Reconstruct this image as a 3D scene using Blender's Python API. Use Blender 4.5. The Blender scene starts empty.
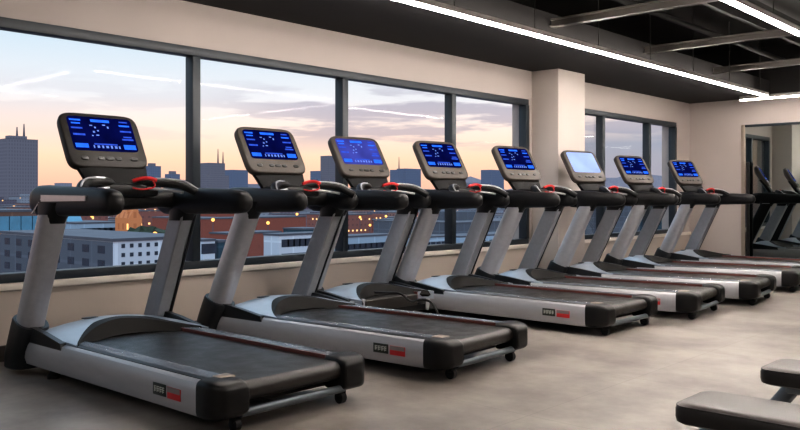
import bpy, bmesh, math, random
from mathutils import Vector, Matrix

random.seed(7)
C = bpy.context.scene.collection
PI = math.pi
R = math.radians

# ------------------------------------------------------------------ materials
def lin(c):
    return tuple((v/255/12.92) if v/255 <= .04045 else ((v/255+.055)/1.055)**2.4 for v in c) + (1.0,)

def nodes(name):
    m = bpy.data.materials.new(name); m.use_nodes = True
    nt = m.node_tree; nt.nodes.clear()
    out = nt.nodes.new('ShaderNodeOutputMaterial')
    return m, nt, out

def P(name, col, rough=.5, metal=0., var=.12, scale=14., bump=0., bscale=200., spec=.5, stretch=(1, 1, 1), rvar=0.):
    """principled surface whose colour wanders a little with procedural noise"""
    m, nt, out = nodes(name)
    b = nt.nodes.new('ShaderNodeBsdfPrincipled')
    tc = nt.nodes.new('ShaderNodeTexCoord')
    mp = nt.nodes.new('ShaderNodeMapping'); mp.inputs['Scale'].default_value = stretch
    nt.links.new(tc.outputs['Object'], mp.inputs[0])
    nz = nt.nodes.new('ShaderNodeTexNoise'); nz.inputs['Scale'].default_value = scale; nz.inputs['Detail'].default_value = 5
    nt.links.new(mp.outputs[0], nz.inputs['Vector'])
    cr = nt.nodes.new('ShaderNodeValToRGB')
    c = lin(col)
    cr.color_ramp.elements[0].position = .25; cr.color_ramp.elements[1].position = .75
    cr.color_ramp.elements[0].color = tuple(v*(1-var) for v in c[:3])+(1,)
    cr.color_ramp.elements[1].color = tuple(min(1, v*(1+var)) for v in c[:3])+(1,)
    nt.links.new(nz.outputs['Fac'], cr.inputs[0]); nt.links.new(cr.outputs[0], b.inputs['Base Color'])
    b.inputs['Roughness'].default_value = rough; b.inputs['Metallic'].default_value = metal
    b.inputs['Specular IOR Level'].default_value = spec
    if rvar:
        mr = nt.nodes.new('ShaderNodeMapRange')
        mr.inputs['From Min'].default_value = .3; mr.inputs['From Max'].default_value = .7
        mr.inputs['To Min'].default_value = rough-rvar; mr.inputs['To Max'].default_value = rough+rvar
        nt.links.new(nz.outputs['Fac'], mr.inputs['Value']); nt.links.new(mr.outputs[0], b.inputs['Roughness'])
    if bump:
        n2 = nt.nodes.new('ShaderNodeTexNoise'); n2.inputs['Scale'].default_value = bscale; n2.inputs['Detail'].default_value = 3
        nt.links.new(mp.outputs[0], n2.inputs['Vector'])
        bp = nt.nodes.new('ShaderNodeBump'); bp.inputs['Strength'].default_value = bump; bp.inputs['Distance'].default_value = .01
        nt.links.new(n2.outputs['Fac'], bp.inputs['Height']); nt.links.new(bp.outputs[0], b.inputs['Normal'])
    nt.links.new(b.outputs[0], out.inputs[0])
    return m

def EM(name, col, strength, var=.05, scale=20):
    m, nt, out = nodes(name)
    e = nt.nodes.new('ShaderNodeEmission'); e.inputs['Strength'].default_value = strength
    tc = nt.nodes.new('ShaderNodeTexCoord')
    nz = nt.nodes.new('ShaderNodeTexNoise'); nz.inputs['Scale'].default_value = scale
    nt.links.new(tc.outputs['Object'], nz.inputs['Vector'])
    cr = nt.nodes.new('ShaderNodeValToRGB'); c = lin(col)
    cr.color_ramp.elements[0].position = .3; cr.color_ramp.elements[1].position = .7
    cr.color_ramp.elements[0].color = tuple(v*(1-var) for v in c[:3])+(1,)
    cr.color_ramp.elements[1].color = tuple(v*(1+var) for v in c[:3])+(1,)
    nt.links.new(nz.outputs['Fac'], cr.inputs[0]); nt.links.new(cr.outputs[0], e.inputs['Color'])
    nt.links.new(e.outputs[0], out.inputs[0])
    return m

def floor_mat():
    m, nt, out = nodes('polished_concrete')
    b = nt.nodes.new('ShaderNodeBsdfPrincipled')
    tc = nt.nodes.new('ShaderNodeTexCoord')
    big = nt.nodes.new('ShaderNodeTexNoise'); big.inputs['Scale'].default_value = 1.1; big.inputs['Detail'].default_value = 7; big.inputs['Roughness'].default_value = .62
    nt.links.new(tc.outputs['Object'], big.inputs['Vector'])
    cr = nt.nodes.new('ShaderNodeValToRGB')
    cr.color_ramp.elements[0].position = .36; cr.color_ramp.elements[0].color = lin((100, 93, 88))
    cr.color_ramp.elements[1].position = .62; cr.color_ramp.elements[1].color = lin((154, 147, 140))
    nt.links.new(big.outputs['Fac'], cr.inputs[0])
    br = nt.nodes.new('ShaderNodeTexBrick'); br.offset = 0
    br.inputs['Scale'].default_value = 1.0; br.inputs['Brick Width'].default_value = 1.2; br.inputs['Row Height'].default_value = 1.2
    br.inputs['Mortar Size'].default_value = .004
    br.inputs['Color1'].default_value = (1, 1, 1, 1); br.inputs['Color2'].default_value = (.93, .93, .93, 1); br.inputs['Mortar'].default_value = (.8, .8, .8, 1)
    nt.links.new(tc.outputs['Object'], br.inputs['Vector'])
    mx = nt.nodes.new('ShaderNodeMix'); mx.data_type = 'RGBA'; mx.blend_type = 'MULTIPLY'; mx.inputs[0].default_value = 1
    nt.links.new(cr.outputs[0], mx.inputs[6]); nt.links.new(br.outputs['Color'], mx.inputs[7])
    nt.links.new(mx.outputs[2], b.inputs['Base Color'])
    mr = nt.nodes.new('ShaderNodeMapRange'); mr.inputs['To Min'].default_value = .3; mr.inputs['To Max'].default_value = .52
    nt.links.new(big.outputs['Fac'], mr.inputs['Value']); nt.links.new(mr.outputs[0], b.inputs['Roughness'])
    b.inputs['Specular IOR Level'].default_value = .4
    nt.links.new(b.outputs[0], out.inputs[0])
    return m

def glass_mat():
    m, nt, out = nodes('window_glass')
    tr = nt.nodes.new('ShaderNodeBsdfTransparent'); tr.inputs[0].default_value = (.95, .97, .98, 1)
    gl = nt.nodes.new('ShaderNodeBsdfGlossy'); gl.inputs['Roughness'].default_value = 0
    fr = nt.nodes.new('ShaderNodeLayerWeight'); fr.inputs['Blend'].default_value = .115
    tc = nt.nodes.new('ShaderNodeTexCoord')
    nz = nt.nodes.new('ShaderNodeTexNoise'); nz.inputs['Scale'].default_value = .8
    nt.links.new(tc.outputs['Object'], nz.inputs['Vector'])
    mr = nt.nodes.new('ShaderNodeMapRange'); mr.inputs['To Min'].default_value = .75; mr.inputs['To Max'].default_value = 1.0
    nt.links.new(nz.outputs['Fac'], mr.inputs['Value'])
    mul = nt.nodes.new('ShaderNodeMath'); mul.operation = 'MULTIPLY'
    nt.links.new(fr.outputs['Fresnel'], mul.inputs[0]); nt.links.new(mr.outputs[0], mul.inputs[1])
    mx = nt.nodes.new('ShaderNodeMixShader')
    nt.links.new(mul.outputs[0], mx.inputs[0]); nt.links.new(tr.outputs[0], mx.inputs[1]); nt.links.new(gl.outputs[0], mx.inputs[2])
    nt.links.new(mx.outputs[0], out.inputs[0])
    return m

def city_mat(name, col, win, haze=.3, hazecol=(150, 140, 150), sx=3.2, sz=3.4, lit=.1, litcol=(255, 190, 120), mortar=.5, litstr=1.6):
    """facade with a grid of windows, some lit; aerial haze mixed in as a pale self-colour"""
    m, nt, out = nodes(name)
    L = nt.links.new
    tc = nt.nodes.new('ShaderNodeTexCoord')
    sp = nt.nodes.new('ShaderNodeSeparateXYZ'); L(tc.outputs['Object'], sp.inputs[0])
    ad = nt.nodes.new('ShaderNodeMath'); ad.operation = 'ADD'; L(sp.outputs[0], ad.inputs[0]); L(sp.outputs[1], ad.inputs[1])
    cb = nt.nodes.new('ShaderNodeCombineXYZ'); L(ad.outputs[0], cb.inputs[0]); L(sp.outputs[2], cb.inputs[1])
    br = nt.nodes.new('ShaderNodeTexBrick'); br.offset = 0
    br.inputs['Scale'].default_value = 1; br.inputs['Brick Width'].default_value = sx; br.inputs['Row Height'].default_value = sz
    br.inputs['Mortar Size'].default_value = mortar; br.inputs['Mortar Smooth'].default_value = 0
    br.inputs['Color1'].default_value = lin(win); br.inputs['Color2'].default_value = tuple(v*.8 for v in lin(win)[:3])+(1,)
    br.inputs['Mortar'].default_value = lin(col)
    L(cb.outputs[0], br.inputs['Vector'])
    dv = nt.nodes.new('ShaderNodeVectorMath'); dv.operation = 'DIVIDE'; dv.inputs[1].default_value = (sx, sz, 1); L(cb.outputs[0], dv.inputs[0])
    fl = nt.nodes.new('ShaderNodeVectorMath'); fl.operation = 'FLOOR'; L(dv.outputs[0], fl.inputs[0])
    wn = nt.nodes.new('ShaderNodeTexWhiteNoise'); wn.noise_dimensions = '2D'; L(fl.outputs[0], wn.inputs['Vector'])
    gt = nt.nodes.new('ShaderNodeMath'); gt.operation = 'LESS_THAN'; gt.inputs[1].default_value = lit; L(wn.outputs['Value'], gt.inputs[0])
    inv = nt.nodes.new('ShaderNodeMath'); inv.operation = 'SUBTRACT'; inv.inputs[0].default_value = 1; L(br.outputs['Fac'], inv.inputs[1])
    ml = nt.nodes.new('ShaderNodeMath'); ml.operation = 'MULTIPLY'; L(gt.outputs[0], ml.inputs[0]); L(inv.outputs[0], ml.inputs[1])
    df = nt.nodes.new('ShaderNodeBsdfDiffuse'); L(br.outputs['Color'], df.inputs[0])
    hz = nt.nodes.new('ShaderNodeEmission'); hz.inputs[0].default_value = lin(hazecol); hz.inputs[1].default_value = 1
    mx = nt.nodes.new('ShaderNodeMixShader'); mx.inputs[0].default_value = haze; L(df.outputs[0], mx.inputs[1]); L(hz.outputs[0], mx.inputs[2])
    le = nt.nodes.new('ShaderNodeEmission'); le.inputs[0].default_value = lin(litcol); le.inputs[1].default_value = litstr
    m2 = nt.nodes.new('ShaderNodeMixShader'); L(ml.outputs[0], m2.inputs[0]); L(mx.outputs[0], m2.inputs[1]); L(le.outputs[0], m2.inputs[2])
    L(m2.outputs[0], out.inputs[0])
    return m

M = dict(
    floor=floor_mat(),
    wall=P('painted_wall', (176, 166, 160), .7, var=.03, scale=2, bump=.03, bscale=120),
    wall_low=P('painted_wall_warm', (188, 176, 165), .65, var=.04, scale=2, bump=.03, bscale=120),
    sill=P('sill_stone', (224, 215, 204), .45, var=.05, scale=6),
    dark_ceiling=P('dark_ceiling_paint', (29, 27, 26), .9, var=.15, scale=3),
    beam=P('beam_paint', (88, 83, 78), .6, var=.08, scale=5),
    duct=P('dark_duct', (28, 27, 26), .6, var=.12, scale=5),
    baseboard=P('dark_baseboard', (46, 40, 37), .5, var=.1),
    frame=P('window_frame_metal', (38, 46, 53), .45, .0, var=.08, scale=6),
    glass=glass_mat(),
    column=P('column_plaster', (186, 177, 170), .7, var=.03, scale=2, bump=.03, bscale=120),
    silver=P('satin_silver', (160, 160, 163), .42, .35, var=.05, scale=30, stretch=(.2, 1, 1)),
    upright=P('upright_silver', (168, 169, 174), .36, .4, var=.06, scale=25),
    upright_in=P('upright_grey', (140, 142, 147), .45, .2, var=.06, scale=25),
    hoodgrey=P('hood_grey', (146, 156, 168), .3, .25, var=.05, scale=15),
    black=P('black_plastic', (17, 17, 18), .42, var=.15, scale=30, bump=.04, bscale=400, spec=.32),
    black_soft=P('black_rubber', (19, 19, 21), .45, var=.15, scale=30, bump=.08, bscale=350, spec=.35),
    collar=P('collar_black', (22, 25, 29), .42, var=.15, scale=20),
    belt=P('running_belt', (34, 31, 29), .36, var=.22, scale=9, bump=.15, bscale=500, rvar=.08),
    rail=P('foot_rail_grey', (150, 154, 162), .27, .45, var=.12, scale=40, stretch=(.1, 1, 1)),
    riser=P('hood_riser_dark', (24, 23, 22), .62, var=.15, scale=10, spec=.18),
    bezel=P('console_bezel', (46, 43, 41), .5, var=.08, scale=30, bump=.03, bscale=400, spec=.35),
    bezel_light=P('console_bezel_light', (70, 64, 59), .5, var=.08, scale=30, bump=.03, bscale=400, spec=.35),
    bezel_back=P('console_back', (13, 13, 14), .6, var=.1, spec=.2),
    chrome=P('brushed_chrome', (196, 197, 200), .3, .6, var=.05, scale=30),
    red=P('red_plastic', (190, 32, 34), .4, var=.1),
    redline=P('red_edge_strip', (92, 48, 42), .5, var=.1),
    plate=P('badge_dark', (34, 40, 36), .5, var=.2, scale=60),
    badge_mark=P('badge_mark', (176, 180, 172), .5, var=.1),
    badge_red=P('badge_red', (186, 42, 46), .5, var=.1),
    badge_grey=P('badge_grey', (120, 112, 112), .5, var=.1),
    steel=P('bench_steel', (96, 104, 110), .35, .5, var=.1, scale=20),
    vinyl=P('bench_vinyl', (60, 53, 49), .42, var=.08, scale=14, bump=.08, bscale=260),
    vinyl_side=P('bench_vinyl_black', (28, 26, 26), .45, var=.15, scale=20, bump=.08, bscale=260),
    led=EM('led_diffuser', (255, 245, 237), 96),
    led_soft=EM('led_diffuser_soft', (255, 245, 237), 40),
    led_house=P('led_housing', (150, 146, 140), .5, .3, var=.05),
    wire=P('thin_wire', (60, 58, 56), .5, .5),
    mirror=None,
    mframe=P('mirror_frame', (150, 138, 126), .5, .1, var=.08),
    scr=EM('screen_blue', (8, 14, 70), .9, var=.35, scale=6),
    scr_pale=EM('screen_pale', (170, 190, 255), 1.0, var=.12, scale=4),
    scr_violet=EM('screen_violet', (72, 78, 168), .8, var=.25, scale=5),
    read=EM('readout_blue', (48, 112, 255), 1.1, var=.15, scale=30),
    read_dim=EM('readout_dim', (58, 92, 215), .9, var=.2, scale=30),
    read_white=EM('readout_white', (120, 150, 240), .9, var=.2, scale=30),
    button=P('console_button', (30, 30, 30), .4, var=.1),
)
m, nt, out = nodes('mirror_silver')
g = nt.nodes.new('ShaderNodeBsdfGlossy'); g.inputs['Roughness'].default_value = .004
tc = nt.nodes.new('ShaderNodeTexCoord'); nz = nt.nodes.new('ShaderNodeTexNoise'); nz.inputs['Scale'].default_value = 1.5
nt.links.new(tc.outputs['Object'], nz.inputs['Vector'])
cr = nt.nodes.new('ShaderNodeValToRGB'); cr.color_ramp.elements[0].color = (.42, .46, .455, 1); cr.color_ramp.elements[1].color = (.47, .51, .5, 1)
nt.links.new(nz.outputs['Fac'], cr.inputs[0]); nt.links.new(cr.outputs[0], g.inputs[0]); nt.links.new(g.outputs[0], out.inputs[0])
M['mirror'] = m

# ------------------------------------------------------------------ mesh helpers
def box(bm, c, s, bevel=0, seg=2, rot=None):
    r = bmesh.ops.create_cube(bm, size=1)
    vs = r['verts']
    bmesh.ops.scale(bm, vec=s, verts=vs)
    if bevel:
        es = list({e for v in vs for e in v.link_edges})
        rb = bmesh.ops.bevel(bm, geom=es, offset=bevel, segments=seg, profile=.5, affect='EDGES')
        vs = list({v for f in rb['faces'] for v in f.verts} | {v for v in vs if v.is_valid})
    if rot is not None: bmesh.ops.rotate(bm, cent=(0, 0, 0), matrix=rot, verts=vs)
    bmesh.ops.translate(bm, vec=c, verts=vs)

def bx(bm, x0, x1, y0, y1, z0, z1, bevel=0, seg=2):
    box(bm, ((x0+x1)/2, (y0+y1)/2, (z0+z1)/2), (x1-x0, y1-y0, z1-z0), bevel, seg)

def loft(bm, rings, cap=True, closed=True):
    vr = [[bm.verts.new(p) for p in r] for r in rings]
    for a, b in zip(vr, vr[1:]):
        n = len(a)
        for i in range(n if closed else n-1):
            j = (i+1) % n
            bm.faces.new((a[i], a[j], b[j], b[i]))
    if cap and closed:
        bm.faces.new(list(reversed(vr[0]))); bm.faces.new(vr[-1])

def sup(a, b, n=20, e=2.6):
    """superellipse outline"""
    r = []
    for i in range(n):
        t = 2*PI*i/n
        c, s = math.cos(t), math.sin(t)
        r.append((a*math.copysign(abs(c)**(2/e), c), b*math.copysign(abs(s)**(2/e), s)))
    return r

def tube(bm, pts, rad, seg=10):
    pts = [Vector(p) for p in pts]
    rings = []
    up = Vector((0, 0, 1))
    for i, p in enumerate(pts):
        t = (pts[min(i+1, len(pts)-1)]-pts[max(i-1, 0)]).normalized()
        a = up if abs(t.dot(up)) < .95 else Vector((1, 0, 0))
        n1 = t.cross(a).normalized(); n2 = n1.cross(t).normalized()
        r = rad[i] if isinstance(rad, (list, tuple)) else rad
        rings.append([p+n1*math.cos(2*PI*k/seg)*r+n2*math.sin(2*PI*k/seg)*r for k in range(seg)])
    loft(bm, rings)

def spline(pts, n=6):
    """Catmull-Rom"""
    P_ = [Vector(p) for p in pts]; P_ = [P_[0]*2-P_[1]]+P_+[P_[-1]*2-P_[-2]]
    o = []
    for i in range(1, len(P_)-2):
        a, b, c, d = P_[i-1:i+3]
        for k in range(n):
            t = k/n
            o.append(.5*((2*b)+(c-a)*t+(2*a-5*b+4*c-d)*t*t+(3*b-a-3*c+d)*t**3))
    o.append(P_[-2])
    return o

def prism(bm, prof, y0, y1, axis='y'):
    """profile in (x,z) run along y, or in (y,z) run along x"""
    if axis == 'y': loft(bm, [[(x, y, z) for x, z in prof] for y in (y0, y1)])
    else: loft(bm, [[(y, p, q) for p, q in prof] for y in (y0, y1)])

def obj(name, bm, mat, parent=None, smooth=35):
    bmesh.ops.recalc_face_normals(bm, faces=bm.faces)
    me = bpy.data.meshes.new(name); bm.to_mesh(me); bm.free()
    if smooth:
        for p in me.polygons: p.use_smooth = True
        me.set_sharp_from_angle(angle=R(smooth))
    me.materials.append(mat)
    o = bpy.data.objects.new(name, me); C.objects.link(o)
    if parent: o.parent = parent
    return o

def B(): return bmesh.new()

def tag(o, label, cat, group=None, kind=None):
    o['label'] = label; o['category'] = cat
    if group: o['group'] = group
    if kind: o['kind'] = kind
    return o

def thing(name, label, cat, loc=(0, 0, 0), rz=0, group=None):
    o = bpy.data.objects.new(name, None); C.objects.link(o)
    o.empty_display_size = .2
    o.location = loc; o.rotation_euler = (0, 0, rz)
    return tag(o, label, cat, group)

def struct(name, bm, mat, parent=None, smooth=35):
    o = obj(name, bm, mat, parent, smooth)
    if not parent: o['kind'] = 'structure'
    return o

def quick_box(name, mat, x0, x1, y0, y1, z0, z1, parent=None, bevel=0):
    b = B(); bx(b, x0, x1, y0, y1, z0, z1, bevel)
    return obj(name, b, mat, parent)

def copy_tree(o, parent=None):
    c = o.copy(); C.objects.link(c)
    if parent: c.parent = parent
    for ch in list(o.children): copy_tree(ch, c)
    return c

# ------------------------------------------------------------------ room shell
WX = -5.9      # inner face of the window wall
BY = 13.85     # inner face of the mirror wall
X1, Y0 = 5.2, -4.0
CZ = 3.6
def sbox(name, mat, *a, **k):
    b = B(); bx(b, *a, **k); return struct(name, b, mat)

sbox('floor', M['floor'], WX-.25, X1, Y0, BY+.2, -.2, 0)
sbox('ceiling', M['dark_ceiling'], WX-.25, X1, Y0, BY+.2, CZ, CZ+.15)
# window wall, with two openings
W1 = (-3.3, 8.84); W2 = (9.75, 13.3)
ZB, ZT = .545, 2.41
b = B()
bx(b, WX-.25, WX, Y0, BY, 0, ZB-.05)
struct('wall_left', b, M['wall_low'])
b = B()
bx(b, WX-.25, WX, Y0, BY, ZT, CZ)
for y0, y1 in ((Y0, W1[0]), (W1[1], W2[0]), (W2[1], BY)):
    bx(b, WX-.25, WX, y0, y1, ZB-.05, ZT)
struct('wall_left_upper', b, M['wall'])
b = B(); bx(b, WX-.05, WX+.035, Y0, 8.88, ZB-.05, ZB, .008); bx(b, WX-.05, WX+.035, 9.6, BY, ZB-.05, ZB, .008)
struct('trim_sill', b, M['sill'])
sbox('baseboard_left', M['baseboard'], WX, WX+.02, Y0, BY, 0, .11)
sbox('wall_back', M['wall'], WX-.25, X1, BY, BY+.2, 0, 2.78)
sbox('trim_upper_back', M['dark_ceiling'], WX-.25, X1, BY-.015, BY+.2, 2.78, CZ)
sbox('baseboard_back', M['baseboard'], WX+.02, X1, BY-.02, BY, 0, .09)
sbox('wall_right', M['wall'], X1, X1+.2, Y0, BY+.2, 0, CZ)
sbox('wall_front', M['wall'], WX-.25, X1+.2, Y0-.2, Y0, 0, CZ)
sbox('column', M['column'], WX, WX+.4, 8.92, 9.58, 0, 2.78, bevel=.006)
# dark bulkhead over the window side
sbox('soffit', M['dark_ceiling'], WX, -4.55, Y0, BY-.015, 2.782, 3.05)

def window(name, y0, y1, divs):
    r = bpy.data.objects.new(name, None); C.objects.link(r); r['kind'] = 'structure'
    xo, xi = WX-.10, WX+.012
    quick_box('top_rail', M['frame'], xo, xi, y0, y1, ZT-.075, ZT, r, .006)
    quick_box('bottom_rail', M['frame'], xo, xi, y0, y1, ZB, ZB+.065, r, .006)
    ys = [y0+.03]+list(divs)+[y1-.03]
    for y in ys:
        quick_box('mullion', M['frame'], xo, xi+.004, y-.038, y+.038, ZB+.065, ZT-.075, r, .006)
    for a, c in zip(ys, ys[1:]):
        b = B()
        vs = [b.verts.new(p) for p in ((WX-.06, a+.036, ZB+.06), (WX-.06, c-.036, ZB+.06), (WX-.06, c-.036, ZT-.07), (WX-.06, a+.036, ZT-.07))]
        b.faces.new(vs)
        obj('window_pane', b, M['glass'], r, 0)
window('window_1', W1[0], W1[1], [-1.3, .42, 2.14, 3.86, 5.58, 7.3])
window('window_2', W2[0], W2[1], [10.8, 12.3])

# open ceiling: cross beams, pipes
for i, (y, z) in enumerate(((1.0, 2.905), (3.1, 2.905), (5.15, 2.905), (7.25, 2.905), (9.36, 2.905), (11.5, 2.905))):
    b = B(); bx(b, -4.55, X1, y-.04, y+.04, z, z+.02); bx(b, -4.55, X1, y-.006, y+.006, z+.02, z+.07); bx(b, -4.55, X1, y-.03, y+.03, z+.07, z+.085)
    o = struct('ceiling_beam', b, M['beam'])
for i, x in enumerate((-3.5, -1.2, 1.4)):
    b = B(); bx(b, x-.03, x+.03, Y0, BY-.02, 3.22, 3.34); o = struct('ceiling_joist', b, M['duct'])
b = B(); tube(b, [(-3.0, Y0+.1, 3.38), (-3.0, BY-.1, 3.38)], .15, 20); struct('ceiling_duct', b, M['duct'])
b = B(); tube(b, [(-4.2, Y0+.1, 3.28), (-4.2, BY-.1, 3.28)], .035, 12); struct('ceiling_pipe', b, M['duct'])

# ------------------------------------------------------------------ linear lights
LZ = 2.7
WT = CZ-.004-LZ
def strip(axis, a, b0, b1, label, wires, lm='led'):
    mid = (b0+b1)/2
    t = thing('linear_light', label, 'ceiling light', (a, mid, LZ) if axis == 'y' else (mid, a, LZ), 0 if axis == 'y' else -PI/2)
    h = (b1-b0)/2
    quick_box('housing', M['led_house'], -.024, .024, -h, h, .0, .05, t, .004)
    quick_box('diffuser', M[lm], -.021, .021, -h+.01, h-.01, -.018, -.0005, t)
    for k in range(wires):
        y = -h+.3+(2*h-.6)*k/max(1, wires-1)
        b = B(); tube(b, [(0, y, .05), (0, y, WT)], .005, 6); obj('suspension_wire', b, M['wire'], t)
strip('y', -4.3, 2.6, 12.95, 'long white linear ceiling light running parallel to the windows from the top centre', 9)
strip('x', 13.2, -4.8, -3.0, 'white linear ceiling light hung crosswise just in front of the mirror wall', 3, 'led_soft')
strip('y', -2.43, 4.75, 9.0, 'white linear ceiling light cut off by the top right corner of the view', 4)
strip('x', 4.6, -2.2, .2, 'crosswise white linear ceiling light mirrored in the left window pane', 2)
strip('y', .33, 2.6, 5.67, 'white linear ceiling light mirrored at the left end of the window', 3)
strip('x', 9.2, -1.82, 2.4, 'crosswise white linear ceiling light mirrored in the second window pane', 3)
strip('y', -1.75, 9.5, 12.4, 'white linear ceiling light mirrored in the third window pane', 3)

strip('y', -1.5, -3.4, .6, 'added unseen white strip light behind the viewpoint that brightens the nearest treadmill', 3)  # extra strip put in out of view to brighten the nearest treadmill
# ------------------------------------------------------------------ mirror
t = thing('wall_mirror', 'tall frameless-looking wall mirror with slim taupe edge on the back wall', 'mirror', (-5.0, BY, 0))
quick_box('mirror_glass', M['mirror'], .06, 5.6, -.02, -.002, .10, 2.31, t)
b = B(); bx(b, 0, .06, -.035, -.002, .06, 2.35, .003); obj('frame_upright', b, M['mframe'], t)
b = B(); bx(b, .06, 5.6, -.035, -.002, 2.31, 2.35, .003); obj('frame_top', b, M['frame'], t)
b = B(); bx(b, .06, 5.6, -.035, -.002, .06, .10, .003); obj('frame_bottom', b, M['frame'], t)

t = thing('support_post', 'slim black post standing in front of the left edge of the mirror', 'post', (-4.87, BY-.1, 0))
b = B(); bx(b, -.05, .05, -.05, .05, 0, .02, .005); obj('base_plate', b, M['black'], t)
b = B(); tube(b, [(0, 0, .025), (0, 0, 1.68)], .026, 14); obj('pole', b, M['black'], t)
b = B(); tube(b, [(0, 0, 1.68), (0, 0, 1.70), (0, 0, 1.73)], [.034, .034, .02], 14); obj('cap', b, M['black'], t)

# ------------------------------------------------------------------ treadmill
WU, WD = .465, .515       # half spacing of the uprights, half width of the deck
BX, TX, BZ, TZ = .173, .508, .32, 1.018
RX = 2.24                 # rear end of the silver side panels
ZS = .25
UD = Vector((TX-BX, 0, TZ-BZ)).normalized()

def up_at(z): return BX+(TX-BX)*(z-BZ)/(TZ-BZ)

def d_section(a, bb, inner, n=10):
    """upright cross-section in (x,y): round outside, flat towards the runner. inner=+1/-1 is the side of the flat face"""
    pts = []
    for i in range(n+1):
        t = PI*i/n
        pts.append((a*math.cos(t), -inner*(bb*.15+bb*.95*math.sin(t)**.8 if math.sin(t) > 0 else bb*.15)))
    pts += [(-a*.96, inner*bb*.62), (-a*.84, inner*bb*.72), (a*.84, inner*bb*.72), (a*.96, inner*bb*.62)]
    return pts

def upright_mesh(side, wu, z0=.30, z1=1.04):
    b = B(); rings = []
    for z in (z0, .45, .7, .9, z1):
        s = 1.04-.08*(z-z0)
        rings.append([(up_at(z)+x*s, side*wu+y, z) for x, y in d_section(.097, .078, -side)])
    loft(b, rings)
    return b

def collar_mesh(side, wu):
    b = B(); rings = []
    for z, k in ((.035, 1.10), (.045, 1.22), (.12, 1.26), (.2, 1.24), (.28, 1.2), (.335, 1.17), (.345, 1.12)):
        tl = max(0, min(1, (z-.1)/.2))*.42
        rings.append([(up_at(max(z, .09))+x*k, side*wu+y*k, z-x*tl) for x, y in sup(.1, .086, 28, 2.8)])
    loft(b, rings)
    return b

def cap_mesh(side, wu):
    b = B(); rings = []
    for z, k, dx in ((.985, 1.03, .0), (1.01, 1.07, .0), (1.04, 1.22, .0), (1.075, 1.5, .0), (1.115, 1.7, .0)):
        rings.append([(up_at(z)+dx+x*k, side*WU+y*(1+.12*(k-1)), z) for x, y in sup(.099, .072, 24, 2.6)])
    loft(b, rings)
    return b

def arm_mesh(side, L, wu):
    b = B(); rings = []
    st = [(.225, .015, .01, 1.13), (.235, .05, .036, 1.13), (.265, .08, .056, 1.128), (.33, .098, .068, 1.126), (.45, .101, .071, 1.125), (.62, .093, .070, 1.124), (L-.3, .084, .067, 1.122),
          (L-.12, .079, .064, 1.12), (L-.05, .070, .058, 1.118), (L-.018, .052, .045, 1.117), (L-.004, .028, .025, 1.116), (L, .006, .006, 1.115)]
    for x, hz, hy, zc in st:
        rings.append([(x, side*(wu-.012)+p, zc+q) for p, q in sup(hy, hz, 24, 2.5)])
    loft(b, rings)
    return b

def trim_mesh(side, L, wu):
    """thin silver inlay along the outside of an arm, with a slanted stroke at its front"""
    b = B(); y = side*(wu-.012+.0695)
    n = 8; rr = []
    for i in range(n+1):
        x = .47+(L-.26-.47)*i/n
        h = .023*(1-.3*i/n)
        rr.append([(x, y-.012*side, 1.142+h), (x, y+.002*side, 1.142+h*.9), (x, y+.002*side, 1.142-h*.9), (x, y-.012*side, 1.142-h)])
    loft(b, rr)
    s = []
    for x, z in ((.47, 1.14), (.40, 1.09), (.33, 1.045)):
        s.append([(x-.006, y-.014*side, z), (x-.006, y+.001*side, z), (x+.006, y+.001*side, z), (x+.006, y-.014*side, z)])
    loft(b, s)
    return b

def side_panel(side, x0, x1):
    prof = [(.0, .082), (.02, .07), (.04, .078), (.052, .115), (.056, .16), (.052, .205), (.036, .24), (.018, ZS), (0, ZS)]
    b = B(); prism(b, [(side*(WD-.055+p), z) for p, z in prof], x0, x1, 'x')
    # fine groove line along the middle
    return b

def end_cap(side):
    b = B(); rings = []
    for x, hy, z0, z1, dy in ((RX-.01, .100, .072, .262, 0), (RX+.05, .102, .07, .265, 0), (RX+.10, .099, .074, .262, -.003), (RX+.14, .09, .082, .252, -.011), (RX+.162, .076, .096, .236, -.022), (RX+.17, .06, .11, .22, -.03)):
        zc, hz = (z0+z1)/2, (z1-z0)/2
        rings.append([(x, side*(WD-.092+dy)+p, zc+q) for p, q in sup(hy, hz, 32, 6)])
    loft(b, rings)
    return b

def hood_z(x, y):
    k = 1-(abs(y)/.5)**2.2
    f = max(0, min(1, (x-.02)/.30))
    rise = .252+.03*(1-abs(y)/.5*.5)+.062*k
    return .20*(1-math.sin(f*PI/2))+rise*math.sin(f*PI/2)*1.0
def hood_rear(y): return .50+.34*(abs(y)/.47)**2

def hood_mesh(sc=1.0):
    b = B(); ny, nx = 28, 10
    grid = []
    for j in range(ny+1):
        y = -.47+.94*j/ny
        row = []
        for i in range(nx+1):
            t = i/nx
            x = .02+(hood_rear(y)-.02)*t
            zr = hood_z(hood_rear(y), y)
            # towards the side arms the shell dips to the foot rails
            z = hood_z(x, y)
            arm = max(0, (x-.50)/.34)
            z = z*(1-arm)+.262*arm
            row.append((x, y*sc, z))
        grid.append(row)
    top = [[b.verts.new(p) for p in r] for r in grid]
    bot = [[b.verts.new((p[0], p[1], .19)) for p in r] for r in grid]
    for j in range(ny):
        for i in range(nx):
            b.faces.new((top[j][i], top[j+1][i], top[j+1][i+1], top[j][i+1]))
            b.faces.new((bot[j][i], bot[j][i+1], bot[j+1][i+1], bot[j+1][i]))
        b.faces.new((top[j][0], bot[j][0], bot[j+1][0], top[j+1][0]))
        b.faces.new((top[j][nx], top[j+1][nx], bot[j+1][nx], bot[j][nx]))
    for j in (0, ny):
        for i in range(nx):
            f = (top[j][i], top[j][i+1], bot[j][i+1], bot[j][i])
            b.faces.new(f)
    return b

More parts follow.
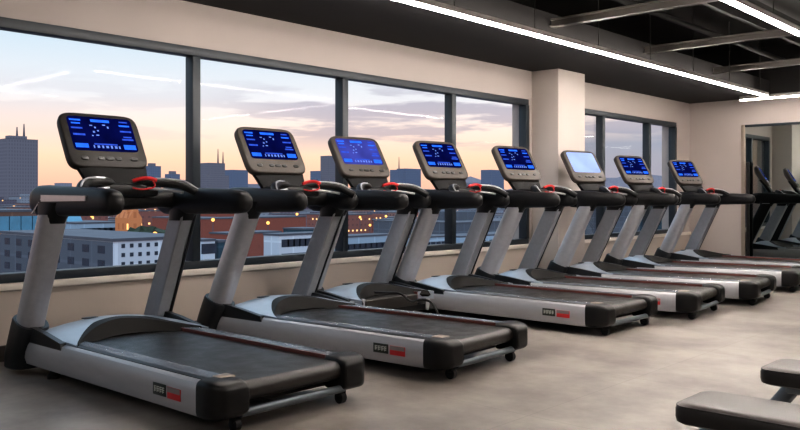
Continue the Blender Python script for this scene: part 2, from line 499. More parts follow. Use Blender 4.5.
def riser_mesh(sc=1.0):
    """dark arched apron between hood and belt"""
    b = B(); ny = 28; rings = []
    for j in range(ny+1):
        y = -.44+.88*j/ny
        k = max(0, 1-(abs(y)/.44)**2)
        xr = hood_rear(y)
        arm = max(0, (xr-.50)/.34)
        zt = hood_z(xr, y)*(1-arm)+.262*arm
        x0 = xr-.07*k-.005
        zt0 = (hood_z(x0, y))*(1-max(0, (x0-.50)/.34))+.262*max(0, (x0-.50)/.34)
        rings.append([(x0, y*sc, zt0+.004), (xr+.002, y*sc, zt-.004+.004), (xr+.03+.05*k, y*sc, .2475-.02*(1-k)), (xr, y*sc, .21), (x0, y*sc, .21)])
    loft(b, rings)
    return b

TREAD_GROUP = 'treadmills in the row along the windows'

def console_housing():
    b = B(); rings = []
    W, H = .272, .212
    for x, k in ((.0, .93), (.010, .985), (.02, 1.0), (-.02, .99), ):
        pass
    for x, w, h, dz in ((-.075, .20, .13, -.02), (-.06, .235, .17, -.01), (-.035, W*.985, H*.985, 0), (-.01, W, H, 0), (.006, W, H, 0), (.016, W*.985, H*.98, 0), (.020, W*.965, H*.955, 0)):
        rings.append([(x, p, q+dz) for p, q in sup(w, h, 40, 7)])
    loft(b, rings)
    return b

def make_treadmill():
    t = thing('treadmill', 'x', 'treadmill', (0, 0, 0), 0, TREAD_GROUP)
    K = {}
    # deck
    for s in (-1, 1):
        o = obj('side_panel', side_panel(s, .20, RX), M['silver'], t); o['label'] = 'silver side panel of the deck'
        b = B()
        y0, y1 = sorted((s*(WD-.086), s*.345))
        bx(b, .30, RX+.06, y0, y1, .19, .258, .004)
        for k in range(5):
            y = s*(.357+.0155*k); bx(b, .34, RX-.02, y-.004, y+.004, .2575, .2605)
        obj('foot_rail', b, M['rail'], t)
        b = B(); ya, yb = sorted((s*(WD-.087), s*(WD-.05))); bx(b, .3, RX, ya, yb, .2, .2535); obj('black_edge_strip', b, M['black'], t)
        obj('end_cap', end_cap(s), M['black'], t)
    b = B(); bx(b, RX-.02, RX+.06, -.42, -.335, .256, .2675, .004); o = obj('end_plate', b, M['mframe'], t); o['label'] = 'pale plate on the rear end of the foot rail'
    b = B(); bx(b, .4, RX-.02, .336, .3435, .2, .2595); obj('red_edge_strip', b, M['redline'], t)
    # belt: loop round front and rear roller
    b = B(); prof = [(.42, .238)]
    for i in range(9):
        a = PI/2-PI*i/8; prof.append((RX+.085+.05*math.cos(a), .188+.05*math.sin(a)))
    prof += [(.42, .138)]
    prism(b, prof, -.335, .335); obj('belt', b, M['belt'], t)
    b = B(); bx(b, .2, RX-.02, -WD+.06, WD-.06, .085, .137, .006); obj('deck_base', b, M['black'], t)
    b = B(); tube(b, [(RX+.12, -.35, .09), (RX+.12, .35, .09)], .022, 14); obj('rear_bar', b, M['steel'], t)
    # feet
    for x, y in ((.42, -.42), (.42, .42)):
        b = B(); tube(b, [(x, y, 0), (x, y, .02), (x, y, .035), (x, y, .09)], [.04, .042, .022, .02], 14); obj('foot', b, M['black_soft'], t)
    for y in (-.36, .36):
        b = B(); x = RX+.09
        tube(b, [(x, y-.02, .034), (x, y-.017, .034), (x, y+.017, .034), (x, y+.02, .034)], [.026, .034, .034, .026], 16)
        bx(b, x-.02, x+.02, y-.026, y+.026, .045, .105, .006)
        obj('castor', b, M['black_soft'], t)
    # badges on the left panel
    for s in (-1,):
        y = s*(WD+.0015)
        b = B(); box(b, (1.88, y, .165), (.125, .005, .062), .002); p = obj('badge', b, M['plate'], t); p['label'] = 'dark badge on the side panel'
        b = B()
        for q, (xx, w, h) in enumerate(((1.842, .02, .03), (1.87, .024, .03), (1.898, .02, .03), (1.922, .016, .03))):
            box(b, (xx, y+s*.003, .167), (w, .002, .006)); box(b, (xx, y+s*.003, .153+.004), (w*.8, .002, .005)); box(b, (xx-w*.36, y+s*.003, .165), (.005, .002, h))
            box(b, (xx, y+s*.003, .178), (w, .002, .005))
        obj('badge_lettering', b, M['badge_mark'], p)
        b = B(); box(b, (2.02, y, .162), (.125, .005, .060), .002); p = obj('badge', b, M['badge_red'], t); p['label'] = 'red and grey badge on the side panel'
        b = B(); box(b, (2.02, y+s*.003, .178), (.118, .002, .026)); obj('badge_band', b, M['badge_grey'], p)
    # hood
    obj('motor_hood', hood_mesh(), M['hoodgrey'], t)
    obj('hood_apron', riser_mesh(), M['riser'], t)
    for s in (-1, 1):
        b = B(); ya, yb = sorted((s*.468, s*.505)); prism(b, [(.10, .2), (.72, .2), (.70, .262), (.45, .30), (.28, .318), (.14, .30)], ya, yb); obj('hood_side', b, M['collar'], t)
    b = B(); box(b, (.30, -.12, hood_z(.30, -.12)+.003), (.045, .10, .008), .003); obj('hood_badge', b, M['collar'], t)
    b = B(); bx(b, .02, .3, -.47, .47, .06, .2, .02); obj('front_frame', b, M['black'], t)
    # uprights
    for s in (-1, 1):
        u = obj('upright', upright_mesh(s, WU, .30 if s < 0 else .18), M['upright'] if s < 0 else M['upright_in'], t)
        if s < 0: obj('upright_collar', collar_mesh(s, WU), M['collar'], t)
        else:
            b = B(); rings = []
            for z in (.17, .45, .7, .9, 1.03):
                k = 1.045-.08*(z-.30)
                rings.append([(up_at(z)+p*k, WU+q*k, z) for p, q in [(.1*math.cos(PI*i/10), (.04+.05*math.sin(PI*i/10)**.8) if 0 < i < 10 else .04) for i in range(11)]])
            loft(b, rings); o = obj('upright_shade_shell', b, M['black'], u); o['label'] = 'black shell put in for the shaded outer side of the upright'  # added black shell imitates the shaded, backlit outer side of the upright
        obj('upright_cap', cap_mesh(s, WU), M['black'], t)
        K['arm', s] = obj('arm_rest', arm_mesh(s, 1.12, WU), M['black_soft'], t)
        K['trim', s] = obj('silver_inlay', trim_mesh(s, 1.12, WU), M['chrome'], K['arm', s])
    # crossbar and grips
    b = B(); rings = []
    for y, k in ((-.44, 1), (-.3, .85), (-.15, 1.0), (0, 1.1), (.15, 1.0), (.3, .85), (.44, 1)):
        rings.append([(.46+p*k, y, 1.135+q*k) for p, q in sup(.075, .068, 18, 2.6)])
    loft(b, rings); obj('crossbar', b, M['black'], t)
    b = B(); box(b, (.50, 0, 1.195), (.22, .46, .085), .03, 3); obj('tray', b, M['black'], t)
    for s in (-1, 1):
        b = B(); tube(b, spline([(.52, s*.05, 1.20), (.58, s*.14, 1.245), (.62, s*.26, 1.245), (.70, s*.36, 1.225), (.80, s*.43, 1.165)]), .031, 12)
        g = obj('hand_grip', b, M['black'], t)
        b = B(); tube(b, spline([(.605, s*.17, 1.272), (.64, s*.26, 1.272), (.715, s*.36, 1.254), (.795, s*.425, 1.194)]), .0075, 8); obj('pulse_sensor', b, M['chrome'], g)
        b = B(); tube(b, spline([(.575, s*.09, 1.215), (.62, s*.18, 1.205), (.65, s*.28, 1.195), (.70, s*.36, 1.18)]), .010, 8); obj('lower_rod', b, M['chrome'], g)
    b = B(); tube(b, spline([(.60, .03, 1.255), (.62, .08, 1.272), (.64, .13, 1.275), (.65, .18, 1.262)]), .013, 10); k = obj('safety_key', b, M['red'], t)
    b = B(); tube(b, spline([(.645, .15, 1.268), (.66, .16, 1.22), (.65, .08, 1.20), (.62, .02, 1.21)]), .005, 8); obj('safety_cord', b, M['red'], k)
    # console
    b = B(); rings = []
    for z, x, w, d in ((1.17, .475, .20, .05), (1.23, .45, .215, .05), (1.29, .415, .238, .048), (1.345, .375, .256, .045), (1.40, .335, .258, .04), (1.46, .29, .25, .035)):
        rings.append([(x+p, q, z) for p, q in sup(d, w, 20, 3)])
    loft(b, rings); obj('console_neck', b, M['bezel_back'], t)
    c = obj('console', console_housing(), M['bezel'], t)
    c.location = (.295, 0, 1.525); c.rotation_euler = (0, R(-31), 0)
    K['console'] = c
    b = B(); rr = []
    for x, k in ((.018, 1), (.0225, 1)): rr.append([(x, p*k, .045+q*k) for p, q in sup(.222, .132, 36, 14)])
    loft(b, rr); K['screen'] = obj('screen', b, M['scr'], c, 0)
    # the picture on the screen: bars, captions and figures in lighter blues
    gfx = []
    gfx += [(1, r) for r in [(0, .148, .13, .02), (-.165, -.05, .085, .032), (.165, -.05, .085, .036), (-.17, .148, .075, .012), (-.17, .122, .06, .01), (.165, .12, .075, .012)]]
    gfx += [(2, r) for r in [(-.17, .085, .075, .012), (-.165, .035, .08, .014), (.165, .15, .06, .01), (.165, .075, .08, .012), (.168, .03, .06, .01), (.165, .01, .08, .012), (0, -.035, .16, .010)]]
    gfx += [(3, r) for r in [(-.07, .11, .02, .008), (-.045, .095, .012, .012), (.02, .118, .02, .008), (.045, .10, .012, .016), (-.06, .06, .014, .014), (-.03, .07, .012, .01), (-.04, .035, .02, .008), (-.075, .03, .01, .008),
        (-.085, -.055, .008, .022), (-.055, -.055, .016, .018), (-.025, -.055, .012, .02), (.005, -.055, .018, .018), (.035, -.055, .012, .022), (.065, -.055, .018, .02), (.09, -.055, .01, .02)]]
    bb = B(); bb.from_mesh(K['screen'].data)
    for idx, (y, z, w, h) in gfx:
        n0 = len(bb.faces); box(bb, (.0229, y, z), (.0015, w, h)); bb.faces.ensure_lookup_table()
        for f in bb.faces[n0:]: f.material_index = idx
    bb.to_mesh(K['screen'].data); bb.free()
    for q in ('read', 'read_dim', 'read_white'): K['screen'].data.materials.append(M[q])
    for y, w in ((-.17, .05), (-.06, .045), (0, .06), (.06, .045), (.17, .05)):
        b = B(); rr = [[(x, y+p, -.145+q) for p, q in sup(w/2*k, .013*k, 16, 3)] for x, k in ((.018, 1), (.024, 1), (.027, .8))]
        loft(b, rr); obj('button', b, M['button'], c)
    return t, K

proto, KEY = make_treadmill()
ARMS = {}
def arms(L, s, wu=WU):
    k = (round(L, 3), s, wu)
    if k not in ARMS:
        o1 = obj('arm_rest', arm_mesh(s, L, wu), M['black_soft']); o2 = obj('silver_inlay', trim_mesh(s, L, wu), M['chrome'])
        ARMS[k] = (o1.data, o2.data); bpy.data.objects.remove(o1); bpy.data.objects.remove(o2)
    return ARMS[k]

#        x0      y0     yaw  armL  console yaw (world)
SPOTS = [(-5.51, 2.71, 0.9, 1.33, 0, 'nearest silver and black treadmill, its whole deck in view at the left'),
         (-5.593, 4.19, 4.0, 1.12, -2, 'second treadmill of the row from the left, its console between the first two window mullions'),
         (-5.80, 5.36, 1.0, 1.33, -4, 'third treadmill from the left, with washed-out violet screen and hardly any deck in view'),
         (-5.66, 6.47, 0.5, 1.12, -6, 'fourth treadmill from the left, just beyond the trailing black cable'),
         (-5.514, 7.59, 6.0, 1.02, -8, 'fifth treadmill from the left, its console against the last pane before the column'),
         (-5.453, 8.95, 7.0, .98, -11, 'treadmill with pale bluish-white screen standing in front of the column'),
         (-5.53, 10.44, 9.0, 1.0, -13, 'seventh treadmill from the left, its console before the far window'),
         (-5.519, 12.16, -1.0, 1.0, -15, 'farthest treadmill of the row, beside the mirror wall')]
LIGHT_CON = None
for i, (x, y, yaw, L, cy, lab) in enumerate(SPOTS):
    r = proto if i == 0 else None
    if i == 0: continue
    r = copy_tree(proto)
    r.location = (x, y, 0); r.rotation_euler = (0, 0, R(yaw)); r['label'] = lab
    ks = [c for c in r.children if c.name.startswith('arm_rest')]
    for c in ks:
        s = -1 if c.data.vertices[0].co.y < 0 else 1
        dm = arms(L if s < 0 else 1.16 if i == 7 else .80, s); c.data = dm[0]; bpy.data.objects.remove(c.children[0])
    con = [c for c in r.children if c.name.split('.')[0] == 'console'][0]
    con.rotation_euler = (0, R(-31), R(cy-yaw))
    nk = [c for c in r.children if c.name.split('.')[0] == 'console_neck'][0]
    a = R(cy-yaw); nk.rotation_euler = (0, 0, a); nk.location = (.40-.40*math.cos(a)-.02, -.40*math.sin(a)+(.05 if i == 2 else -.02), 0)
    k = (1, 1.06, 1.08, 1.1, 1.08, 1.1, 1.08, 1.05)[i]; con.scale = (k, k, k); con.location.y = .04 if i == 2 else -.03
    con.data = con.data.copy() if i == 1 else LIGHT_CON
    if i == 1: con.data.materials[0] = M['bezel_light']; LIGHT_CON = con.data
    if i in (2, 5):
        for c in con.children:
            n = c.name.split('.')[0]
            if n == 'screen':
                c.data = c.data.copy(); c.data.materials[0] = M['scr_violet'] if i == 2 else M['scr_pale']
                c['label'] = 'washed-out violet screen' if i == 2 else 'pale bluish-white screen'
                if i == 5:
                    for q in (1, 2, 3): c.data.materials[q] = M['scr_pale']
    if i == 2:   # machine of which only the front part shows
        r.scale = (1, 1.03, 1)
        cut = .72
        for c in list(r.children):
            n = c.name.split('.')[0]
            if n in ('end_cap', 'end_plate', 'castor', 'rear_bar', 'badge'):
                for q in list(c.children): bpy.data.objects.remove(q)
                bpy.data.objects.remove(c)
            elif n in ('side_panel', 'foot_rail', 'black_edge_strip', 'red_edge_strip', 'belt', 'deck_base'):
                c.data = c.data.copy()
                x0 = min(v.co.x for v in c.data.vertices)
                for v in c.data.vertices:
                    if v.co.x > cut: v.co.x = cut+(v.co.x-cut)*.02
for i in (0,):
    x, y, yaw, L, cy, lab = SPOTS[0]
    proto.location = (x, y, 0); proto.rotation_euler = (0, 0, R(yaw)); proto['label'] = lab
    for s in (-1, 1):
        dm = arms(L, s); KEY['arm', s].data = dm[0]; KEY['trim', s].data = dm[1]
    KEY['console'].rotation_euler = (0, R(-31), R(cy-yaw)); KEY['console'].location.y = -.02; KEY['console'].scale = (1.04, 1.04, 1.04)
    proto.scale = (.945, 1, 1)

# ------------------------------------------------------------------ loose cable by the fourth machine
b = B(); tube(b, spline([(-5.3, 5.3, .275), (-5.15, 5.40, .272), (-5.03, 5.46, .266), (-4.93, 5.49, .20), (-4.86, 5.53, .215), (-4.77, 5.58, .20), (-4.70, 5.62, .08), (-4.66, 5.66, .014), (-4.5, 5.7, .012)]), .011, 8)
tag(obj('cable', b, M['black_soft']), 'loose black cable trailing off the short deck of the third treadmill', 'cable')

# ------------------------------------------------------------------ benches
def bench(x, y, label):
    t = thing('bench', label, 'bench', (x, y, 0), 0, 'flat benches at the lower right')
    W, Lb = .145, 1.15
    b = B(); rr = []
    for z, k in ((.395, .012), (.383, .004), (.380, .0)): pass
    def outline(ins, n=7):
        pts = []; rad = .045
        x0, x1, y0, y1 = ins, Lb-ins, -W+ins, W-ins
        for cx, cy, a0 in ((x1-rad, y1-rad, 0), (x0+rad, y1-rad, 90), (x0+rad, y0+rad, 180), (x1-rad, y0+rad, 270)):
            for i in range(n):
                a = R(a0+90*i/(n-1)); pts.append((cx+rad*math.cos(a), cy+rad*math.sin(a)))
        return pts
    for z, ins in ((.378, .012), (.384, .003), (.40, 0), (.428, 0), (.437, .004)): rr.append([(p, q, z) for p, q in outline(ins)])
    loft(b, rr); pad = obj('pad_side', b, M['vinyl_side'], t); pad['label'] = 'black padded side of the bench cushion'
    b = B(); rr = [[(p, q, z) for p, q in outline(ins)] for z, ins in ((.432, .004), (.440, .005), (.447, .014), (.450, .03))]
    loft(b, rr); obj('pad_top', b, M['vinyl'], t)
    b = B(); tube(b, [(p[0], p[1], .4385) for p in outline(.0035)]+[(outline(.0035)[0][0], outline(.0035)[0][1], .4385)], .003, 6); obj('piping', b, M['vinyl_side'], t)
    b = B(); bx(b, .08, Lb-.08, -.045, .045, .335, .378, .006); obj('frame_beam', b, M['steel'], t)
    for x_, sx in ((0, -1), (Lb, 1)):
        b = B(); tube(b, spline([(x_-sx*.11, 0, .375), (x_-sx*.04, 0, .28), (x_+sx*.03, 0, .18), (x_+sx*.11, 0, .035)]), .034, 14); obj('leg', b, M['steel'], t)
        b = B(); xx = x_+sx*.11; tube(b, [(xx, -.22, .03), (xx, -.2, .03), (xx, .2, .03), (xx, .22, .03)], [.024, .03, .03, .024], 12); obj('foot_bar', b, M['black'], t)
bench(-1.20, 2.81, 'front flat bench with brown-grey vinyl top at the lower right corner')
bench(-1.19, 3.61, 'rear flat bench half out of view at the right edge, behind the other bench')

# ------------------------------------------------------------------ city
GZ = -62.0
S = 2.4     # metres per layout unit for the blocks below
FW, RT = (-.678, .735), (.735, .678)
def ycol(u, D):
    r = (u-400)/812; return D*(.735+.678*r)/(.678-.735*r)
def dep(u, D):
    r = (u-400)/812; return D/(.678-.735*r)
def zrow(v, u, D): return 1.15+(197-v)*dep(u, D)/812

HAZE = (142, 132, 142)
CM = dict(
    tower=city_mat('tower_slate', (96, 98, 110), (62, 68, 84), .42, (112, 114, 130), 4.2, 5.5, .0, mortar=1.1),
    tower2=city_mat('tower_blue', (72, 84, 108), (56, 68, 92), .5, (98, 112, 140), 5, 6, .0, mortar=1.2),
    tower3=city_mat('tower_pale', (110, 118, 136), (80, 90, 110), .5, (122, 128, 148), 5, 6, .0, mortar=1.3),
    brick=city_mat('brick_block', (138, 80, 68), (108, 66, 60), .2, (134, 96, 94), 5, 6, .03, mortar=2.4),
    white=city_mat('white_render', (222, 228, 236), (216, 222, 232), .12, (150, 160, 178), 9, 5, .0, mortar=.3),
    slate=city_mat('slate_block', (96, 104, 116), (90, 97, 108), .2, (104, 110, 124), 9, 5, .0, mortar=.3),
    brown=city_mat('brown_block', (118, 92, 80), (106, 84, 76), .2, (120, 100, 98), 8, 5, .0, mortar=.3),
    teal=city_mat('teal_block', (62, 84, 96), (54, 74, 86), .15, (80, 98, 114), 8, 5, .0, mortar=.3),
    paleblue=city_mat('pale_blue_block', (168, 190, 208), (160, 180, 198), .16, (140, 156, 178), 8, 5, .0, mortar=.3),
    church=city_mat('lit_stone', (186, 128, 96), (150, 100, 80), .3, (206, 136, 92), 3.2, 4.2, .35, mortar=1.0),  # floodlight put into the orange stone colour and its emission
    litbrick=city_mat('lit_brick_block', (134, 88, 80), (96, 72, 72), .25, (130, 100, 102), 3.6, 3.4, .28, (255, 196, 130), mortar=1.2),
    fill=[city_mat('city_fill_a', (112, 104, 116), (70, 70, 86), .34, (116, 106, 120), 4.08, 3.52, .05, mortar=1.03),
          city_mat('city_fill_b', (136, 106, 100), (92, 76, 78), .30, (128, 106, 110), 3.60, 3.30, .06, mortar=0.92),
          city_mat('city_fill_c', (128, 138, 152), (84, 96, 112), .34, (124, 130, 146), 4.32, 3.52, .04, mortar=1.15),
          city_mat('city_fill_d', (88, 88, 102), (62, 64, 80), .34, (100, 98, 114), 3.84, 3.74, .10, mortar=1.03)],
    pane=P('city_window_dark', (44, 58, 72), .25, var=.2, scale=.5),
    pane_blue=P('city_window_blue', (92, 146, 172), .35, var=.2, scale=.3),
    roof=P('flat_roof', (92, 92, 100), .9, var=.15, scale=.3),
    mast=P('mast_grey', (92, 92, 104), .8),
    lamp=EM('street_glow', (255, 176, 96), 2.2),
    leaf=P('tree_leaf', (52, 60, 44), .9, var=.4, scale=1.2),
    bark=P('tree_bark', (60, 50, 44), .9),
)

def cbox(name, mat, x0, x1, y0, y1, z0, z1, root):
    b = B(); ox, oy = root.location.x, root.location.y
    bx(b, x0-ox, x1-ox, y0-oy, y1-oy, z0-GZ, z1-GZ)
    return obj(name, b, mat, root, 0)

def building(label, D, u0, u1, v, mat, depth=20, group=None, roofbox=True, z=None):
    """block with its near face x=-D, seen from pixel column u0 to u1, roof at pixel row v"""
    D *= S; depth *= S
    y0, y1 = ycol(u0, D), ycol(u1, D)
    zt = zrow(v, (u0+u1)/2, D) if z is None else z
    t = thing('building', label, 'building', (-D-depth/2, (y0+y1)/2, GZ), 0, group)
    cbox('facade', mat, -D-depth, -D, y0, y1, GZ, zt-.6, t)
    cbox('roof', CM['roof'], -D-depth-.2, -D+.2, y0-.2, y1+.2, zt-.6, zt, t)
    if roofbox:
        w = y1-y0
        cbox('roof_plant', mat, -D-depth*.7, -D-depth*.35, y0+w*.3, y0+w*.6, zt, zt+min(5, depth*.09), t)
    return t, y0, y1, zt

def front_windows(t, D, y0, y1, ztop, cols, rows, w, h, mat, pitch, y_in=1.0, zoff=1.5):
    D, w, h, pitch, y_in, zoff = D*S, w*S, h*S, pitch*S, y_in*S, zoff*S
    for r in range(rows):
        for c in range(cols):
            yc = y0+y_in+(y1-y0-2*y_in)*(c+.5)/cols; zc = ztop-zoff-h/2-r*pitch
            cbox('window', mat, -D-.1, -D+.06, yc-w/2, yc+w/2, zc-h/2, zc+h/2, t)

def side_windows(t, D, depth, y0, ztop, cols, rows, w, h, mat, pitch, zoff=1.5):
    D, depth, w, h, pitch, zoff = D*S, depth*S, w*S, h*S, pitch*S, zoff*S
    for r in range(rows):
        for c in range(cols):
            xc = -D-1.0-(depth-2)*(c+.5)/cols; zc = ztop-zoff-h/2-r*pitch
            cbox('window', mat, xc-w/2, xc+w/2, y0-.06, y0+.1, zc-h/2, zc+h/2, t)

# skyline towers
def tower(label, D, u0, u1, v, mat, depth=25, spires=(), wings=None, cap=None):
    D *= 1.3; depth *= 1.1
    t, y0, y1, zt = building(label, D, u0, u1, v, mat, depth, None, False)
    D *= S; depth *= S
    for su, sv in spires:
        ys = ycol(su, D+depth/2); zs = zrow(sv, su, D+depth/2)
        b = B(); tube(b, [(0, ys-t.location.y, zt-GZ), (0, ys-t.location.y, (zt+zs)/2-GZ), (0, ys-t.location.y, zs-GZ)], [2.2, 1.5, .8], 8)
        obj('mast', b, CM['mast'], t)
    if wings:
        cbox('wing', mat, -D-depth*.8, -D+9, ycol(wings[0], D), ycol(wings[1], D), GZ, zrow(wings[2], wings[0], D), t)
    if cap:
        cbox('roof_plant', CM['tower'], -D-depth*.7, -D-depth*.3, ycol(cap[0], D), ycol(cap[1], D), zt, zrow(cap[2], cap[0], D), t)
    return t
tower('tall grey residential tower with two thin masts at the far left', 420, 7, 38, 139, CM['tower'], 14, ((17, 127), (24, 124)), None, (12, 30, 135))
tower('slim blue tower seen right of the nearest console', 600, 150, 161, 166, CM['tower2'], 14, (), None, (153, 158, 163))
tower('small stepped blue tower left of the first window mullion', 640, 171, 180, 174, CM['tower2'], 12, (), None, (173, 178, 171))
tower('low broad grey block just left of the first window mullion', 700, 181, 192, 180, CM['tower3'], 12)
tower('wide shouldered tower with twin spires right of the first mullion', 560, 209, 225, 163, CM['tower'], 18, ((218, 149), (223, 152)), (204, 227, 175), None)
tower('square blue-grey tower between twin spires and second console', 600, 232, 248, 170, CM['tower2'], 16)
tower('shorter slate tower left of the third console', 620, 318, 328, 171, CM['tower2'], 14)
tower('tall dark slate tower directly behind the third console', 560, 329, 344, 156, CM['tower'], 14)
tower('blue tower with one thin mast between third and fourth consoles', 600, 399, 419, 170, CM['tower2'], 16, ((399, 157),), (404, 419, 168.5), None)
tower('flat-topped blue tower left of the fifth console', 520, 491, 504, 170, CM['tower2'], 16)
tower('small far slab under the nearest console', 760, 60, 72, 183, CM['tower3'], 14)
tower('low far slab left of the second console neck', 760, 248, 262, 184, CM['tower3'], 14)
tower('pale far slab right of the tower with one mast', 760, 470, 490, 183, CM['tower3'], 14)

# near blocks
t, y0, y1, zt = building('brown block with a band of blue glass windows at the left edge', 100, -30, 46, 210, CM['brown'], 26)
front_windows(t, 100, y0, y1, zt, 6, 1, 1.45, 1.7, CM['pane_blue'], 4, .3, .75)
front_windows(t, 100, y0, y1, zt-3.2*S, 6, 1, 1.0, 1.0, CM['pane'], 4, .3, .6)
t, y0, y1, zt = building('corner block with slate side coloured as shade and white front under the nearest console', 60, 113, 196, 237, CM['white'], 22, None, False)
cbox('shade_side_wall', CM['slate'], -82*S, -60*S-.05, y0-.2, y0, GZ, zt-.7, t)  # slate skin puts the shade of this side into its colour
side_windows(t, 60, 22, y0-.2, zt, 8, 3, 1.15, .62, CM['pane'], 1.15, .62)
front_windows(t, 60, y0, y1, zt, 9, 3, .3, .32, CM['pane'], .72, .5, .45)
t, y0, y1, zt = building('low pale blue building with glazed roof light', 130, 76, 122, 222, CM['paleblue'], 12, None, False)
b = B(); w = y1-y0
prism(b, [(0, 0), (8, 0), (5.5, 2.6), (2.5, 2.6)], -w*.42, w*.0); o = obj('roof_light', b, CM['pane_blue'], t, 0); o.location = (-8, 0, zt-GZ)
front_windows(t, 130, y0, y1, zt, 6, 1, 1.6, 1.2, CM['pane'], 3, 1, 1.0)
# lit church
t = thing('church', 'orange floodlit church with thin spires seen under the nearest console', 'church', (-114*S, ycol(135, 112*S), GZ))
ya, yb = ycol(128.5, 112*S), ycol(142, 112*S); zc = zrow(218, 135, 112*S)
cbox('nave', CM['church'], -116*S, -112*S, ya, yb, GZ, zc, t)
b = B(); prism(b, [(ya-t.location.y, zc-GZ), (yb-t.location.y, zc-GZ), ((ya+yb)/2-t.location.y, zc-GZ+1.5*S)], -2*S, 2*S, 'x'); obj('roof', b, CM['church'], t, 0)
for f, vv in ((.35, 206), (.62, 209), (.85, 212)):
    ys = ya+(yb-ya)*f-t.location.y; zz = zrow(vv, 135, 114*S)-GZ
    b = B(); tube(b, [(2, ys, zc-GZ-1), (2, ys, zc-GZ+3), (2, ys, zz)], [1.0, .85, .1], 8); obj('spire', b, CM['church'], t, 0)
t, y0, y1, zt = building('small white block with two dark windows right of the first mullion', 75, 203, 215, 239, CM['white'], 2.5, None, False)
front_windows(t, 75, y0, y1, zt, 1, 2, 1.9, 1.1, CM['pane'], 2.0, .2, .5)
building('dark teal block beside the small white one', 75, 218.5, 228, 240, CM['teal'], 3, None, False)
building('large brick-red block with flat roof behind the second treadmill', 130, 203, 306, 217, CM['brick'], 18)
building('lower brick-red wing in front of the big brick block', 100, 229, 281, 232, CM['brick'], 5, None, False)
t, y0, y1, zt = building('white block with a grid of dark square windows beside the second treadmill', 78, 279, 325, 233, CM['white'], 3, None, False)
front_windows(t, 78, y0, y1, zt, 7, 4, 1.15, .95, CM['pane'], 1.75, .5, .7)
building('blue-grey roof block above the white gridded block', 96, 304, 324, 228, CM['teal'], 5, None, False)
t, y0, y1, zt = building('long pale block with a row of dark windows under the third console', 85, 340, 395, 235, CM['paleblue'], 4, None, False)
front_windows(t, 85, y0, y1, zt, 9, 2, 1.4, 1.1, CM['pane'], 2.2, .5, 1.2)
t, y0, y1, zt = building('pale bluish block seen between the fourth and fifth uprights', 92, 418, 453, 236, CM['paleblue'], 6, None, False)
front_windows(t, 92, y0, y1, zt, 6, 2, 1.3, .9, CM['pane'], 2.0, .5, 1.0)
building('dark slate block in the last pane before the column', 110, 456, 535, 221, CM['slate'], 25)
t, y0, y1, zt = building('low pale blue block in the last pane before the column', 92, 460, 535, 234, CM['paleblue'], 7, None, False)
front_windows(t, 92, y0, y1, zt, 9, 2, 1.4, .8, CM['pane'], 2.0, .5, 1.0)
building('slate blue slab seen through the far window, lower left', 150, 596, 640, 196, CM['slate'], 22)
building('teal block seen through the far window, lower right', 170, 644, 690, 203, CM['teal'], 22)

building('reddish block full of lit orange windows below the third console', 150, 343, 372, 214, CM['litbrick'], 14)
building('lower reddish block with lit windows left of the fourth uprights', 150, 373, 412, 219, CM['litbrick'], 14)
building('dim reddish block with lit windows between the fourth and fifth uprights', 155, 414, 452, 217, CM['litbrick'], 14)
building('reddish block with lit windows left of the second upright of the nearest treadmill', 160, 60, 108, 212, CM['litbrick'], 10)
building('reddish block with lit windows beside the floodlit church', 160, 142, 190, 210, CM['litbrick'], 10)
# rooftops of the middle distance
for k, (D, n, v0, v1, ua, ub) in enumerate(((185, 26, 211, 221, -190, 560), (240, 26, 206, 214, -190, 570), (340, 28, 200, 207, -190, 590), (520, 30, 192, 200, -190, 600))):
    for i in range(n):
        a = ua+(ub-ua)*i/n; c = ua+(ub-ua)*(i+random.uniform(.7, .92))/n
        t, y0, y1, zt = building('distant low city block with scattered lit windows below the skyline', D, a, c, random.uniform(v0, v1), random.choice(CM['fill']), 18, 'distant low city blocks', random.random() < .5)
        for ch in t.children:
            if ch.name.startswith('roof_plant'): pass

# trees among the roofs
def tree(u, v, D, r, label):
    D *= S; r *= S
    y = ycol(u, D); z = zrow(v, u, D)
    t = thing('tree', label, 'tree', (-D, y, GZ))
    b = B(); bmesh.ops.create_icosphere(b, subdivisions=3, radius=r)
    rnd = random.Random(u)
    for vtx in b.verts:
        k = 1+.22*math.sin(vtx.co.x*1.1+u)*math.cos(vtx.co.y*1.4)+.12*rnd.uniform(-1, 1)
        vtx.co = Vector((vtx.co.x*k, vtx.co.y*k, vtx.co.z*k*.8+z-GZ-r*.7))
    obj('crown', b, CM['leaf'], t)
    b = B(); tube(b, [(0, 0, 0), (0, 0, z-GZ-r)], [.5, .3], 8); obj('trunk', b, CM['bark'], t)
tree(138, 229, 107, 2.0, 'dark tree crown in front of the floodlit church')
tree(150, 229, 101.5, 2.2, 'dark tree crown right of the floodlit church')
tree(161, 231, 96, 1.8, 'dark tree crown against the right upright of the nearest treadmill')

# street lights of the town
for i, (u, v, D) in enumerate(((4, 236, 84), (16, 236, 84), (9, 241, 84), (63, 238, 100), (92, 217, 150), (155, 236, 88), (172, 233, 100), (376, 222, 145), (360, 218, 145), (386, 217, 145), (370, 226, 140), (268, 224, 120), (213, 221, 120), (297, 215, 150))):
    D *= S
    t = thing('street_light', 'small warm street light glowing among the city roofs', 'street light', (-D, ycol(u, D), GZ), 0, 'street lights in the city')
    z = zrow(v, u, D)-GZ
    b = B(); tube(b, [(0, 0, 0), (0, 0, z)], .16, 6); obj('pole', b, CM['mast'], t)
    b = B(); bmesh.ops.create_icosphere(b, subdivisions=2, radius=.75); bmesh.ops.translate(b, vec=(0, 0, z+.5), verts=b.verts); obj('lamp', b, CM['lamp'], t)

